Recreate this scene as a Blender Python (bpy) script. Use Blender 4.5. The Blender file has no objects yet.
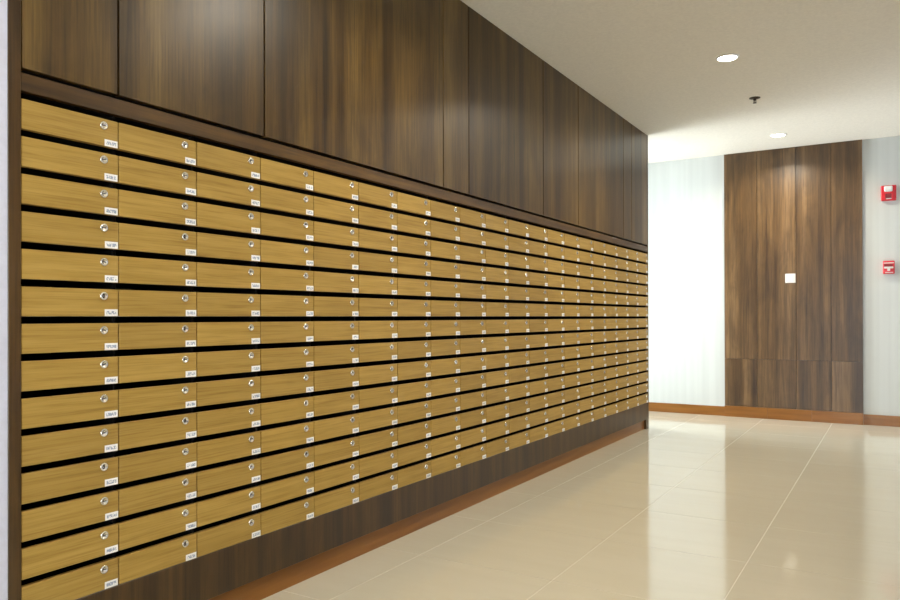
import bpy, bmesh, math, random
from mathutils import Matrix, Vector

random.seed(7)
R = math.radians
scene = bpy.context.scene
COL = scene.collection

# ------------------------------------------------------------------ camera
S = 0.96                       # metres per unit of the measured layout (60 cm floor tiles)
CAM = Vector((2.0*S, 0.0, 1.0429*S))
cam_d = bpy.data.cameras.new('camera')
cam_d.sensor_width = 36.0
cam_d.lens = 740.905*36.0/900.0
cam_d.shift_y = 14.880/900.0
cam_d.clip_start = 0.05
cam = bpy.data.objects.new('camera', cam_d)
COL.objects.link(cam)
cam.matrix_world = (Matrix.Translation(CAM) @ Matrix.Rotation(R(31.1328), 4, 'Z')
                    @ Matrix.Rotation(R(90.1901), 4, 'X') @ Matrix.Rotation(R(-0.1400), 4, 'Z'))
scene.camera = cam

# ------------------------------------------------------------------ sky, daylight, exposure
world = bpy.data.worlds.new('sky'); scene.world = world
world.use_nodes = True
bg = world.node_tree.nodes['Background']
bg.inputs[0].default_value = (0.86, 0.94, 1.0, 1)
bg.inputs[1].default_value = 15.5
vs = scene.view_settings
vs.view_transform = 'Standard'; vs.look = 'None'; vs.gamma = 1.0; vs.use_curve_mapping = False
vs.exposure = 0.29

LAMP_POWER = 18.0
LAMP_COLOR = (1.0, 0.905, 0.745)

# ------------------------------------------------------------------ layout numbers
H = 2.7454*S                   # ceiling
FAR = 8.1714*S                 # far wall
Y0 = 1.0990*S                  # first mailbox column
W = 0.28965*S                     # mailbox width
NCOL, NROW = 20, 14
Y1 = Y0 + NCOL*W
ZB = 0.2446*S                  # bottom of the lowest door
ZT = 1.6308*S                  # top of the highest door
SLOT = 0.0204*S
DOOR = (ZT-ZB-(NROW-1)*SLOT)/NROW
PITCH = DOOR+SLOT
YPOST = 1.0645*S                # near edge of the left post
YEND = 6.906*S                 # end of the mailbox wall
RIGHT = 2.95
BACK = -2.6
CORR = -1.3                    # glazed end of the side corridor
PLINTH_B = 0.0900*S
RAIL_B = 1.6514*S
RAIL_T = 1.6995*S
PANEL_B = 1.7140*S

# ------------------------------------------------------------------ material helpers
def new_mat(name):
    m = bpy.data.materials.new(name); m.use_nodes = True
    nt = m.node_tree
    return m, nt, nt.nodes, nt.links, nt.nodes['Principled BSDF']

def ramp(nodes, stops, interp='LINEAR'):
    r = nodes.new('ShaderNodeValToRGB'); cr = r.color_ramp; cr.interpolation = interp
    while len(cr.elements) < len(stops): cr.elements.new(0.5)
    for e, (p, c) in zip(cr.elements, stops):
        e.position = p; e.color = (c[0], c[1], c[2], 1)
    return r

def mix(nodes, links, a, b, fac, mode='MULTIPLY'):
    m = nodes.new('ShaderNodeMix'); m.data_type = 'RGBA'; m.blend_type = mode
    for sock, v in ((m.inputs[6], a), (m.inputs[7], b), (m.inputs[0], fac)):
        if isinstance(v, (int, float)): sock.default_value = v
        elif isinstance(v, tuple): sock.default_value = (*v, 1)
        else: links.new(v, sock)
    return m.outputs[2]

def coords(nodes, links, scale, rnd=True, kind='Object'):
    tc = nodes.new('ShaderNodeTexCoord')
    src = tc.outputs[kind]
    if rnd:
        oi = nodes.new('ShaderNodeObjectInfo')
        mul = nodes.new('ShaderNodeMath'); mul.operation = 'MULTIPLY'; mul.inputs[1].default_value = 37.0
        links.new(oi.outputs['Random'], mul.inputs[0])
        add = nodes.new('ShaderNodeVectorMath'); add.operation = 'ADD'
        links.new(src, add.inputs[0]); links.new(mul.outputs[0], add.inputs[1])
        src = add.outputs[0]
    mp = nodes.new('ShaderNodeMapping'); mp.inputs['Scale'].default_value = scale
    links.new(src, mp.inputs['Vector'])
    return mp.outputs[0]

def noise(nodes, links, vec, scale, detail=4, rough=0.55, dist=0.0):
    n = nodes.new('ShaderNodeTexNoise'); n.inputs['Scale'].default_value = scale
    n.inputs['Detail'].default_value = detail; n.inputs['Roughness'].default_value = rough
    n.inputs['Distortion'].default_value = dist
    links.new(vec, n.inputs['Vector'])
    return n.outputs['Fac']

def plain(name, col, rough=0.5, metal=0.0, spec=0.5):
    m, nt, N, L, b = new_mat(name)
    v = coords(N, L, (1, 1, 1), False)
    f = noise(N, L, v, 60, 2)
    r = ramp(N, [(0.3, tuple(c*0.96 for c in col)), (0.7, tuple(min(1, c*1.04) for c in col))])
    L.new(f, r.inputs[0]); L.new(r.outputs[0], b.inputs['Base Color'])
    b.inputs['Roughness'].default_value = rough; b.inputs['Metallic'].default_value = metal
    b.inputs['Specular IOR Level'].default_value = spec
    return m

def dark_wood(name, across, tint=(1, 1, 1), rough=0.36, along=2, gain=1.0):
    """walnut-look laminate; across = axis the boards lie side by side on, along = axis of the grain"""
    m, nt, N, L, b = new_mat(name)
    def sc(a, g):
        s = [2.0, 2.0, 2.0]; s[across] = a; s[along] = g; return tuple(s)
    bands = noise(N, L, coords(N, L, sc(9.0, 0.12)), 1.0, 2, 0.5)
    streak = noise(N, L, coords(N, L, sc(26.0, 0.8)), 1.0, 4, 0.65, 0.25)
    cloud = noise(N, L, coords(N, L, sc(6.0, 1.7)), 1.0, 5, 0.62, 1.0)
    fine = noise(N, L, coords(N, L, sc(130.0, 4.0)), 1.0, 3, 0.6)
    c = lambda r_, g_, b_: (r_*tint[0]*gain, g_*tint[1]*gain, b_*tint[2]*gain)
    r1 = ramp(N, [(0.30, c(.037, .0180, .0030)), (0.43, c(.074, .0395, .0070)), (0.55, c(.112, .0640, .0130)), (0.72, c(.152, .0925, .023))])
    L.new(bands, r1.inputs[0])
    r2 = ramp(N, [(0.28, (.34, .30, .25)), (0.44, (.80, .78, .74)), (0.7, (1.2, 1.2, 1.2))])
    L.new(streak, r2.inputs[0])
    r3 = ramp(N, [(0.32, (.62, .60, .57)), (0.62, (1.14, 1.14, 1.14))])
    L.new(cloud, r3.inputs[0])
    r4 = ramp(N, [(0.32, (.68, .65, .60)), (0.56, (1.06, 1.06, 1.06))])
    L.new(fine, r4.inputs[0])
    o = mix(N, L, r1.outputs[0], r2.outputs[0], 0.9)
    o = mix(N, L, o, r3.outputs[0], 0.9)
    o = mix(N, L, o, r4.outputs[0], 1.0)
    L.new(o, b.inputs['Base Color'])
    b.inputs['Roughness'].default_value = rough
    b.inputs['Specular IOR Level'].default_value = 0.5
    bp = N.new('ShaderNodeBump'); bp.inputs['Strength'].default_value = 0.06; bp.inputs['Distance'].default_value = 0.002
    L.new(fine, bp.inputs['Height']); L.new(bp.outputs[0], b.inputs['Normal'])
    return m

def oak():
    m, nt, N, L, b = new_mat('light_oak')
    g1 = noise(N, L, coords(N, L, (10, 2.2, 60)), 1.0, 4, 0.6, 0.5)
    g2 = noise(N, L, coords(N, L, (30, 5.0, 230)), 1.0, 3, 0.6)
    r1 = ramp(N, [(0.28, (.335, .206, .040)), (0.5, (.402, .254, .055)), (0.75, (.458, .298, .074))])
    L.new(g1, r1.inputs[0])
    r2 = ramp(N, [(0.34, (.80, .77, .70)), (0.52, (1.03, 1.03, 1.03))])
    L.new(g2, r2.inputs[0])
    oi = N.new('ShaderNodeObjectInfo')
    r3 = ramp(N, [(0.0, (.90, .89, .88)), (1.0, (1.05, 1.05, 1.06))]); L.new(oi.outputs['Random'], r3.inputs[0])
    o = mix(N, L, r1.outputs[0], r2.outputs[0], 0.9)
    o = mix(N, L, o, r3.outputs[0], 1.0)
    L.new(o, b.inputs['Base Color'])
    b.inputs['Roughness'].default_value = 0.45
    b.inputs['Specular IOR Level'].default_value = 0.35
    return m

def tile_mat():
    m, nt, N, L, b = new_mat('polished_beige_tile')
    v = noise(N, L, coords(N, L, (1.2, 9.0, 1)), 1.0, 4, 0.6, 0.6)
    r = ramp(N, [(0.3, (.540, .505, .395)), (0.7, (.562, .528, .418))])
    L.new(v, r.inputs[0]); L.new(r.outputs[0], b.inputs['Base Color'])
    b.inputs['Roughness'].default_value = 0.09
    b.inputs['IOR'].default_value = 1.55
    return m

def wall_mat(name, col, streak=0.05):
    m, nt, N, L, b = new_mat(name)
    v = noise(N, L, coords(N, L, (14, 14, 0.25), False), 1.0, 3, 0.5)
    r = ramp(N, [(0.35, tuple(c*(1-streak) for c in col)), (0.65, col)])
    L.new(v, r.inputs[0]); L.new(r.outputs[0], b.inputs['Base Color'])
    b.inputs['Roughness'].default_value = 0.4
    return m

def tag_print():
    """white sticker with a row of small blue-grey characters too small to read"""
    m, nt, N, L, b = new_mat('number_sticker')
    tc = N.new('ShaderNodeTexCoord')
    sep = N.new('ShaderNodeSeparateXYZ'); L.new(tc.outputs['Generated'], sep.inputs[0])
    def band(out, c, h):
        s = N.new('ShaderNodeMath'); s.operation = 'SUBTRACT'; L.new(out, s.inputs[0]); s.inputs[1].default_value = c
        a = N.new('ShaderNodeMath'); a.operation = 'ABSOLUTE'; L.new(s.outputs[0], a.inputs[0])
        l = N.new('ShaderNodeMath'); l.operation = 'LESS_THAN'; L.new(a.outputs[0], l.inputs[0]); l.inputs[1].default_value = h
        return l.outputs[0]
    def mul(a, c):
        x = N.new('ShaderNodeMath'); x.operation = 'MULTIPLY'; L.new(a, x.inputs[0]); L.new(c, x.inputs[1]); return x.outputs[0]
    inside = mul(band(sep.outputs['Y'], .5, .38), band(sep.outputs['Z'], .5, .24))
    n = noise(N, L, coords(N, L, (1, 260, 190)), 1.0, 2, 0.5)
    g = N.new('ShaderNodeMath'); g.operation = 'GREATER_THAN'; L.new(n, g.inputs[0]); g.inputs[1].default_value = 0.47
    o = mix(N, L, (.88, .87, .86), (.32, .38, .50), mul(inside, g.outputs[0]), 'MIX')
    L.new(o, b.inputs['Base Color']); b.inputs['Roughness'].default_value = 0.4
    return m

def emit(name, col, strength):
    m, nt, N, L, b = new_mat(name)
    b.inputs['Base Color'].default_value = (*col, 1)
    b.inputs['Emission Color'].default_value = (*col, 1)
    b.inputs['Emission Strength'].default_value = strength
    return m

def glass():
    m, nt, N, L, b = new_mat('clear_glass')
    b.inputs['Base Color'].default_value = (.97, .99, 1, 1)
    tr = N.new('ShaderNodeBsdfTransparent'); gl = N.new('ShaderNodeBsdfGlossy'); gl.inputs['Roughness'].default_value = 0.01
    fr = N.new('ShaderNodeFresnel'); fr.inputs['IOR'].default_value = 1.45
    mx = N.new('ShaderNodeMixShader')
    L.new(fr.outputs[0], mx.inputs[0]); L.new(tr.outputs[0], mx.inputs[1]); L.new(gl.outputs[0], mx.inputs[2])
    L.new(mx.outputs[0], N['Material Output'].inputs['Surface'])
    return m

def copper():
    m, nt, N, L, b = new_mat('copper_brown_skirting')
    v = noise(N, L, coords(N, L, (2, 2, 30)), 1.0, 3, 0.5, 0.2)
    r = ramp(N, [(0.3, (.200, .074, .010)), (0.7, (.280, .115, .022))])
    L.new(v, r.inputs[0]); L.new(r.outputs[0], b.inputs['Base Color'])
    b.inputs['Roughness'].default_value = 0.30
    b.inputs['Specular IOR Level'].default_value = 0.35
    return m

M = {
    'wall_wood': dark_wood('walnut_laminate_wall', 1),
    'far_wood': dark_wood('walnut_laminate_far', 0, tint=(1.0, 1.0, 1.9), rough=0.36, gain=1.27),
    'rail_wood': dark_wood('walnut_laminate_rail', 2, along=1, rough=0.40, gain=1.25, tint=(1.05, .97, .75)),
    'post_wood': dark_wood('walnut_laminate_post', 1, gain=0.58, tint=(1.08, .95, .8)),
    'oak': oak(),
    'tile': tile_mat(),
    'grout': plain('grout', (.66, .62, .51), 0.5),
    'white_wall': wall_mat('white_wall_laminate', (.585, .61, .585), 0.09),
    'paint': plain('cool_white_paint', (.62, .64, .76), 0.5),
    'ceiling': plain('ceiling_paint', (.81, .77, .67), 0.8, spec=0.2),
    'black': plain('black_gap_shade', (.008, .008, .009), 0.9, spec=0.1),  # near-black: the shade inside slots and gaps is put into the colour
    'copper': copper(),
    'chrome': plain('nickel', (.72, .69, .62), 0.22, 1.0),
    'keyhole': plain('keyhole_dark', (.03, .03, .03), 0.5),
    'sticker': tag_print(),
    'white_plastic': plain('white_plastic', (.72, .68, .65), 0.35),
    'red': plain('red_enamel', (.62, .010, .022), 0.35),
    'dark_red': plain('dark_red_plastic', (.22, .006, .012), 0.4),
    'lens': plain('clear_white_lens', (.80, .80, .78), 0.15),
    'trim': plain('white_trim', (.85, .84, .80), 0.4),
    'lamp': emit('lamp_lens', (1.0, .95, .86), 25.0),
    'bronze': plain('dark_bronze', (.06, .045, .03), 0.4, 0.8),
    'frame': plain('dark_aluminium', (.10, .10, .11), 0.4, 0.6),
    'glass': glass(),
}

# ------------------------------------------------------------------ mesh helpers
def box_bm(bm, a, b, bevel=0.0, mi=0):
    a = Vector(a); b = Vector(b)
    tmp = bmesh.new()
    bmesh.ops.create_cube(tmp, size=1.0)
    for v in tmp.verts:
        v.co = Vector(((a[i]+b[i])/2 + v.co[i]*(b[i]-a[i]) for i in range(3)))
    if bevel > 0:
        bmesh.ops.bevel(tmp, geom=list(tmp.edges), offset=bevel, segments=1, affect='EDGES', profile=0.5)
    for f in tmp.faces: f.material_index = mi
    me = bpy.data.meshes.new('t'); tmp.to_mesh(me); tmp.free()
    bm.from_mesh(me); bpy.data.meshes.remove(me)

def lathe_bm(bm, profile, seg=24, axis='Z', mi=0, smooth=True):
    """profile: (radius, height); radius 0 closes; axis direction of height"""
    rings = []
    for r, h in profile:
        ring = []
        n = 1 if r < 1e-9 else seg
        for i in range(n):
            t = 2*math.pi*i/seg
            p = (r*math.cos(t), r*math.sin(t), h)
            if axis == 'X': p = (h, r*math.cos(t), r*math.sin(t))
            if axis == '-Y': p = (r*math.cos(t), -h, r*math.sin(t))
            ring.append(bm.verts.new(p))
        rings.append(ring)
    for A, B in zip(rings, rings[1:]):
        for i in range(seg):
            j = (i+1) % seg
            vs_ = [A[i % len(A)], A[j % len(A)], B[j % len(B)], B[i % len(B)]]
            u = []
            for v in vs_:
                if v not in u: u.append(v)
            if len(u) >= 3:
                f = bm.faces.new(u); f.material_index = mi; f.smooth = smooth

def mesh_of(name, bm, mats):
    bmesh.ops.recalc_face_normals(bm, faces=bm.faces)
    me = bpy.data.meshes.new(name); bm.to_mesh(me); bm.free()
    for m in (mats if isinstance(mats, (list, tuple)) else [mats]): me.materials.append(m)
    return me

def obj(name, me, parent=None, loc=(0, 0, 0), **props):
    o = bpy.data.objects.new(name, me); COL.objects.link(o)
    o.location = loc
    if parent is not None: o.parent = parent
    for k, v in props.items(): o[k] = v
    return o

def box(name, a, b, mat, parent=None, bevel=0.0, **props):
    bm = bmesh.new()
    c = Vector(((a[i]+b[i])/2 for i in range(3)))
    box_bm(bm, Vector(a)-c, Vector(b)-c, bevel)
    p0 = parent.matrix_basis.translation if parent is not None else Vector((0, 0, 0))
    if parent is not None and parent.parent is not None: p0 = p0 + parent.parent.matrix_basis.translation
    return obj(name, mesh_of(name, bm, mat), parent, c-p0, **props)

def thing(name, loc, label, category, group=None):
    o = obj(name, None, None, loc); o.empty_display_size = 0.05
    o['label'] = label; o['category'] = category
    if group: o['group'] = group
    return o

ST = dict(kind='structure')

# ------------------------------------------------------------------ the shell
ceiling = box('ceiling', (CORR-0.15, BACK-0.15, H), (RIGHT+0.15, FAR+0.15, H+0.15), M['ceiling'], **ST)
wall_far = box('wall_far', (CORR, FAR, 0), (RIGHT+0.15, FAR+0.15, H), M['white_wall'], **ST)
box('wall_right', (RIGHT, BACK, 0), (RIGHT+0.15, FAR, H), M['paint'], **ST)
box('wall_left_near', (-0.45, BACK, 0), (0.0, YPOST, H), M['paint'], **ST)
wall_left = box('wall_left', (-0.45, YPOST, 0), (-0.36, YEND, H), M['paint'], **ST)
box('wall_corridor', (CORR, YEND-0.09, 0), (-0.45, YEND, H), M['white_wall'], **ST)

# back wall with a wide glazed opening to the street
gx0, gx1, gz1 = 1.10, 2.20, 2.20
bm = bmesh.new()
for a, b in (((-0.45, BACK-.15, 0), (gx0, BACK, H)), ((gx1, BACK-.15, 0), (RIGHT+.15, BACK, H)), ((gx0, BACK-.15, gz1), (gx1, BACK, H))):
    box_bm(bm, a, b)
obj('wall_back', mesh_of('wall_back', bm, M['paint']), **ST)

def glazing(name, y_or_x, along, lo, hi, z1, n):
    """window frame with n panes; along: 0 runs in x, 1 runs in y"""
    def P(t, d, z): return (t, y_or_x+d, z) if along == 0 else (y_or_x+d, t, z)
    bm = bmesh.new(); c = P((lo+hi)/2, 0, 0); c = Vector(c); fw = 0.05
    def add(t0, t1, z0, z1_):
        a = Vector(P(t0, -.03, z0)); b = Vector(P(t1, .03, z1_)); box_bm(bm, a-c, b-c)
    add(lo, hi, 0, .08); add(lo, hi, z1-fw, z1)
    step = (hi-lo)/n
    for i in range(n+1):
        t = min(max(lo+i*step-fw/2, lo), hi-fw); add(t, t+fw, .08, z1-fw)
    w = obj(name, mesh_of(name, bm, M['frame']), None, c, **ST)
    for i in range(n):
        a = Vector(P(lo+i*step+fw/2, -.004, .08)); b = Vector(P(lo+(i+1)*step-fw/2, .004, z1-fw))
        box('pane', tuple(a), tuple(b), M['glass'], w)
    return w
glazing('window_1', CORR-0.04, 1, YEND-0.09, FAR, H, 2)
glazing('window_2', BACK-0.07, 0, gx0, gx1, gz1, 2)

def portal(name, loc, rot, sx, sy):
    l = bpy.data.lights.new(name, 'AREA'); l.shape = 'RECTANGLE'; l.size = sx; l.size_y = sy
    l.cycles.is_portal = True
    o = bpy.data.objects.new(name, l); COL.objects.link(o); o.location = loc; o.rotation_euler = rot
    return o
portal('daylight_portal', (CORR-0.12, (YEND-0.09+FAR)/2, H/2), (R(90), 0, R(-90)), FAR-YEND+0.09, H)
portal('daylight_portal', ((gx0+gx1)/2, BACK-0.14, gz1/2), (R(90), 0, R(180)), gx1-gx0, gz1)

# ------------------------------------------------------------------ floor of 60 cm polished tiles
floor = box('floor', (CORR-0.15, BACK-0.15, -0.20), (RIGHT+0.15, FAR+0.15, -0.0008), M['grout'], **ST)
T = 0.600; G = 0.0025; TX, TY = 0.192, 3.212
xs = [CORR-0.1] + [TX+T*i for i in range(-6, 8)]
xs = sorted(x for x in xs if CORR-0.1 <= x < RIGHT) + [RIGHT]
ys = sorted([BACK] + [y for y in (TY+T*j for j in range(-12, 12)) if BACK < y < FAR] + [FAR])
tile_mesh = {}
fp = floor.matrix_basis.translation
for i in range(len(xs)-1):
    for j in range(len(ys)-1):
        x0, x1, y0, y1 = xs[i], xs[i+1], ys[j], ys[j+1]
        if x1-x0 < 0.03 or y1-y0 < 0.03: continue
        if x1 <= -0.01 and y1 < YEND: continue            # under the mailbox wall
        a, b = x1-x0-G, y1-y0-G
        key = (round(a, 3), round(b, 3))
        if key not in tile_mesh:
            bm = bmesh.new(); box_bm(bm, (-a/2, -b/2, -.0075), (a/2, b/2, 0), 0.0004)
            tile_mesh[key] = mesh_of('tile', bm, M['tile'])
        obj('tile', tile_mesh[key], floor, Vector(((x0+x1)/2, (y0+y1)/2, 0))-fp)

# ------------------------------------------------------------------ wood panels above the mailboxes
box('backing_board', (-0.36, YPOST+.001, PANEL_B-.06), (-0.026, YEND-.022, H-.001), M['black'], wall_left)  # coloured black so the groove under the panels reads as shade
seams = [1.0990, 1.389, 1.988, 3.250, 3.516, 4.509, 5.139, 6.187, 6.410, 6.888]
seams = [s*S for s in seams]
for a, b in zip(seams, seams[1:]):
    box('panel', (-0.0255, a+.0036, PANEL_B), (0.0, b-.0036, H-.002), M['wall_wood'], wall_left, bevel=0.0006)

# ------------------------------------------------------------------ surround of the mailboxes
sur = thing('mailbox_surround', ((-0.18), (YPOST+YEND)/2, 0),
            'dark walnut surround framing the wall of oak mailboxes', 'frame')
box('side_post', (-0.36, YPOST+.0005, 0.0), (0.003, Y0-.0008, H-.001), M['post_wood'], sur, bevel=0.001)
box('side_post', (-0.36, Y1+.0008, PLINTH_B), (0.002, YEND, H-.001), M['wall_wood'], sur, bevel=0.001)
box('rail_shade_block', (-0.34, Y0, RAIL_B+.001), (-0.0225, Y1, RAIL_T-.001), M['black'], sur)  # added black block, stands in for the shade behind the rail
box('top_rail', (-0.022, Y0, RAIL_B), (0.001, Y1, RAIL_T), M['rail_wood'], sur, bevel=0.001)
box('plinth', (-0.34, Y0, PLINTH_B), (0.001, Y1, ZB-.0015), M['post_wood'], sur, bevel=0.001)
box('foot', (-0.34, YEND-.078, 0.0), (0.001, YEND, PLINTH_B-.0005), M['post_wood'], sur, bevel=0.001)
box('baseboard_left', (-0.34, Y0, 0.0), (-0.018, YEND-.079, PLINTH_B-.001), M['copper'], **ST)

# ------------------------------------------------------------------ mailboxes
bm = bmesh.new()
hw = W/2-.0006
for a, b in (((-.335, -hw, 0), (-.021, hw, .005)), ((-.335, -hw, .005), (-.329, hw, PITCH-.001)),
             ((-.329, -hw, .005), (-.021, -hw+.004, PITCH-.001)), ((-.329, hw-.004, .005), (-.021, hw, PITCH-.001))):
    box_bm(bm, a, b)
me_case = mesh_of('carcass', bm, M['black'])  # black stands in for the unlit inside of each box
bm = bmesh.new(); box_bm(bm, (-.018, -W/2+.0020, 0), (0, W/2-.0020, DOOR), 0.0009)
me_door = mesh_of('door', bm, M['oak'])
bm = bmesh.new()
lathe_bm(bm, [(.0125, -.001), (.0125, .0024), (.0108, .0048), (.0080, .0052), (.0074, .0028), (0, .0030)], 14, 'X')
box_bm(bm, (.0028, -.0052, -.0011), (.0036, .0052, .0011), 0, 1)
me_lock = mesh_of('lock', bm, [M['chrome'], M['keyhole']])
bm = bmesh.new(); box_bm(bm, (0, -.0205, 0), (.0009, .0205, .0195), 0.0003)
me_tag = mesh_of('number_label', bm, M['sticker'])

ROWS = ['top row', 'second row from the top', 'third row from the top', 'fourth row from the top', 'fifth row from the top',
        'sixth row from the top', 'seventh row from the top', 'seventh row from the bottom', 'sixth row from the bottom',
        'fifth row from the bottom', 'fourth row from the bottom', 'third row from the bottom', 'second row from the bottom', 'bottom row']
ORD = ['first', 'second', 'third', 'fourth', 'fifth', 'sixth', 'seventh', 'eighth', 'ninth', 'tenth']
def col_word(k):
    return ORD[k]+' from the left' if k < 10 else ORD[NCOL-1-k]+' from the right'
for r in range(NROW):
    z = ZT-DOOR-r*PITCH
    for k in range(NCOL):
        y = Y0+(k+.5)*W
        t = thing('mailbox', (0, y, z), 'oak mailbox in the '+ROWS[r]+', '+col_word(k), 'mailbox', 'oak mailboxes in the wall')
        obj('carcass', me_case, t)
        d = obj('door', me_door, t, (random.uniform(-.0005, .0005), 0, 0))
        lk = obj('lock', me_lock, d, (0, W/2-.047, DOOR-.0195), label='round nickel cylinder lock')
        lk.rotation_euler = (random.choice([0, 0, .3, -.4, .8, 1.57]), 0, 0)
        obj('number_label', me_tag, d, (0, W/2-.0235+random.uniform(-.0006, .0006), .0006), label='white sticker with small blue-grey print')

# ------------------------------------------------------------------ far wall: wood feature panel, skirting
px = [v*S for v in (.444, .765, 1.131, 1.445, 1.716)]
ZS = 0.605*S; BT = 0.112*S
feat = thing('feature_panel', ((px[0]+px[-1])/2, FAR-.012, BT),
             'tall walnut feature panel of vertical boards on the far white wall', 'panel')
box('backing_board', (px[0]+.004, FAR-.006, BT+.001), (px[-1]-.004, FAR-.0005, H-.002), M['black'], feat)
for a, b in zip(px, px[1:]):
    g = .0013
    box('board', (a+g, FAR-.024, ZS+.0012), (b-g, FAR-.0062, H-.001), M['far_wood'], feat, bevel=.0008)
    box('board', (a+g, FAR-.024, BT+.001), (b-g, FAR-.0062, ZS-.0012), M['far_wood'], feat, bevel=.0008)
box('baseboard_far', (CORR, FAR-.012, 0), (px[0]-.0005, FAR-.0005, .0985*S), M['copper'], bevel=.001, **ST)
bp_ = obj('baseboard_panel', None, None, ((px[0]+px[-1])/2, FAR, 0), **ST)
cuts = [px[0], .86*S, 1.27*S, px[-1]]
for a, b in zip(cuts, cuts[1:]):
    box('board', (a+.0004, FAR-.034, 0), (b-.0004, FAR-.0005, BT), M['copper'], bp_, bevel=.001)
box('baseboard_far_right', (px[-1]+.0005, FAR-.012, 0), (RIGHT, FAR-.0005, .101*S), M['copper'], bevel=.001, **ST)
box('baseboard_right', (RIGHT-.012, BACK, 0), (RIGHT-.0005, FAR-.014, .1*S), M['copper'], **ST)

# ------------------------------------------------------------------ wall devices
def local(o, name, a, b, mat, bevel=0, **props):
    bm = bmesh.new(); box_bm(bm, a, b, bevel)
    return obj(name, mesh_of(name, bm, mat), o, **props)

sw = thing('wall_switch', (1.080*S, FAR-.024, 1.427*S), 'small square white switch plate on the walnut feature panel', 'switch')
sw.scale = (.88, .88, .88)
local(sw, 'cover_plate', (-.052, -.010, -.050), (.052, 0, .050), M['white_plastic'], .003)
for s_ in (-1, 1):
    bm = bmesh.new(); box_bm(bm, (-.015, -.004, -.028), (.015, 0, .028), .0015)
    o = obj('rocker', mesh_of('rocker', bm, M['white_plastic']), sw, (s_*.017, -.0095, 0)); o.rotation_euler = (R(4)*s_, 0, 0)

al = thing('fire_alarm_strobe', (1.932*S, FAR, 2.209*S), 'square red alarm sounder with white strobe lens high on the wall', 'alarm')
local(al, 'housing', (-.064, -.045, -.073), (.064, -.0005, .073), M['red'], .006)
o = local(al, 'strobe_lens', (-.036, -.066, .010), (.034, -.0445, .066), M['lens'], .008)
local(o, 'reflector', (-.026, -.069, .018), (.024, -.0655, .030), M['white_plastic'], .001)
# raised square collar round the sounder
bm = bmesh.new()
for a, b in (((-.038, -.056, -.062), (-.026, -.0445, .004)), ((.026, -.056, -.062), (.038, -.0445, .004)),
             ((-.026, -.056, -.008), (.026, -.0445, .004)), ((-.026, -.056, -.062), (.026, -.0445, -.054))):
    box_bm(bm, a, b, .0015)
obj('sounder_collar', mesh_of('sounder_collar', bm, M['red']), al)
o = local(al, 'sounder_grille', (-.0255, -.050, -.0535), (.0255, -.0445, -.0085), M['dark_red'])
local(al, 'white_marking', (-.020, -.0575, -.0615), (.024, -.0562, -.0535), M['white_plastic'], 0)

al.scale = (.94, .94, .94)
pu = thing('fire_alarm_pull_station', (1.931*S, FAR, 1.505*S), 'red manual pull station with white T-shaped handle below the strobe', 'alarm')
local(pu, 'housing', (-.046, -.040, -.058), (.046, -.0005, .060), M['red'], .004)
local(pu, 'upper_stripe', (-.040, -.0415, .036), (.040, -.0398, .044), M['white_plastic'])
local(pu, 'recess', (-.040, -.0412, .006), (.030, -.0398, .030), M['dark_red'])
bm = bmesh.new()
box_bm(bm, (-.036, -.054, -.010), (.036, -.0398, .006), .002)
box_bm(bm, (-.011, -.053, -.032), (.011, -.0398, -.0095), .002)
obj('pull_handle', mesh_of('pull_handle', bm, M['white_plastic']), pu)
local(pu, 'lower_stripe', (-.028, -.0412, -.050), (.034, -.0398, -.043), M['white_plastic'])

# ------------------------------------------------------------------ ceiling: downlights and sprinkler
bm = bmesh.new()
lathe_bm(bm, [(.056, -.006), (.058, -.008), (.064, -.007), (.070, -.003), (.071, 0), (.056, 0), (.056, -.006)], 40)
me_ring = mesh_of('trim_ring', bm, M['trim'])
bm = bmesh.new(); lathe_bm(bm, [(.0555, -.005), (0, -.005)], 40, smooth=False)
me_lens = mesh_of('lens', bm, M['lamp'])
lamp_d = bpy.data.lights.new('downlight_beam', 'AREA')
lamp_d.shape = 'DISK'; lamp_d.size = 0.110; lamp_d.energy = LAMP_POWER; lamp_d.color = LAMP_COLOR; lamp_d.spread = R(150)
LX = 1.050*S
for y, lab in ((0.255, 'round recessed downlight in the ceiling behind the camera'),
               (2.600, 'round recessed downlight in the ceiling just out of view overhead'),
               (5.103*S, 'larger nearer of two lit round recessed ceiling downlights'),
               (7.530*S, 'smaller lit round downlight just in front of the walnut feature panel')):
    t = thing('downlight', (LX, y, H), lab, 'light', 'recessed ceiling downlights')
    obj('trim_ring', me_ring, t); obj('lens', me_lens, t)
    lo = bpy.data.objects.new('beam', lamp_d); COL.objects.link(lo); lo.parent = t; lo.location = (0, 0, -.0085)

sp = thing('fire_sprinkler', (1.055*S, 6.161*S, H), 'small dark bronze sprinkler head hanging from the ceiling between the downlights', 'sprinkler')
bm = bmesh.new(); lathe_bm(bm, [(0, 0), (.040, 0), (.040, -.003), (.022, -.008), (.010, -.010), (0, -.010)], 20)
obj('escutcheon', mesh_of('escutcheon', bm, M['bronze']), sp)
bm = bmesh.new(); lathe_bm(bm, [(.009, -.009), (.009, -.018), (.006, -.020), (.003, -.022), (.003, -.034), (0, -.034)], 14)
for s_ in (-1, 1):
    box_bm(bm, (s_*.009-.0015, -.002, -.034), (s_*.009+.0015, .002, -.012), 0)
box_bm(bm, (-.0105, -.002, -.037), (.0105, .002, -.034), 0)
obj('frame', mesh_of('frame', bm, M['bronze']), sp)
bm = bmesh.new(); lathe_bm(bm, [(0, -.037), (.014, -.038), (.014, -.0395), (0, -.0405)], 14)
obj('deflector', mesh_of('deflector', bm, M['bronze']), sp)
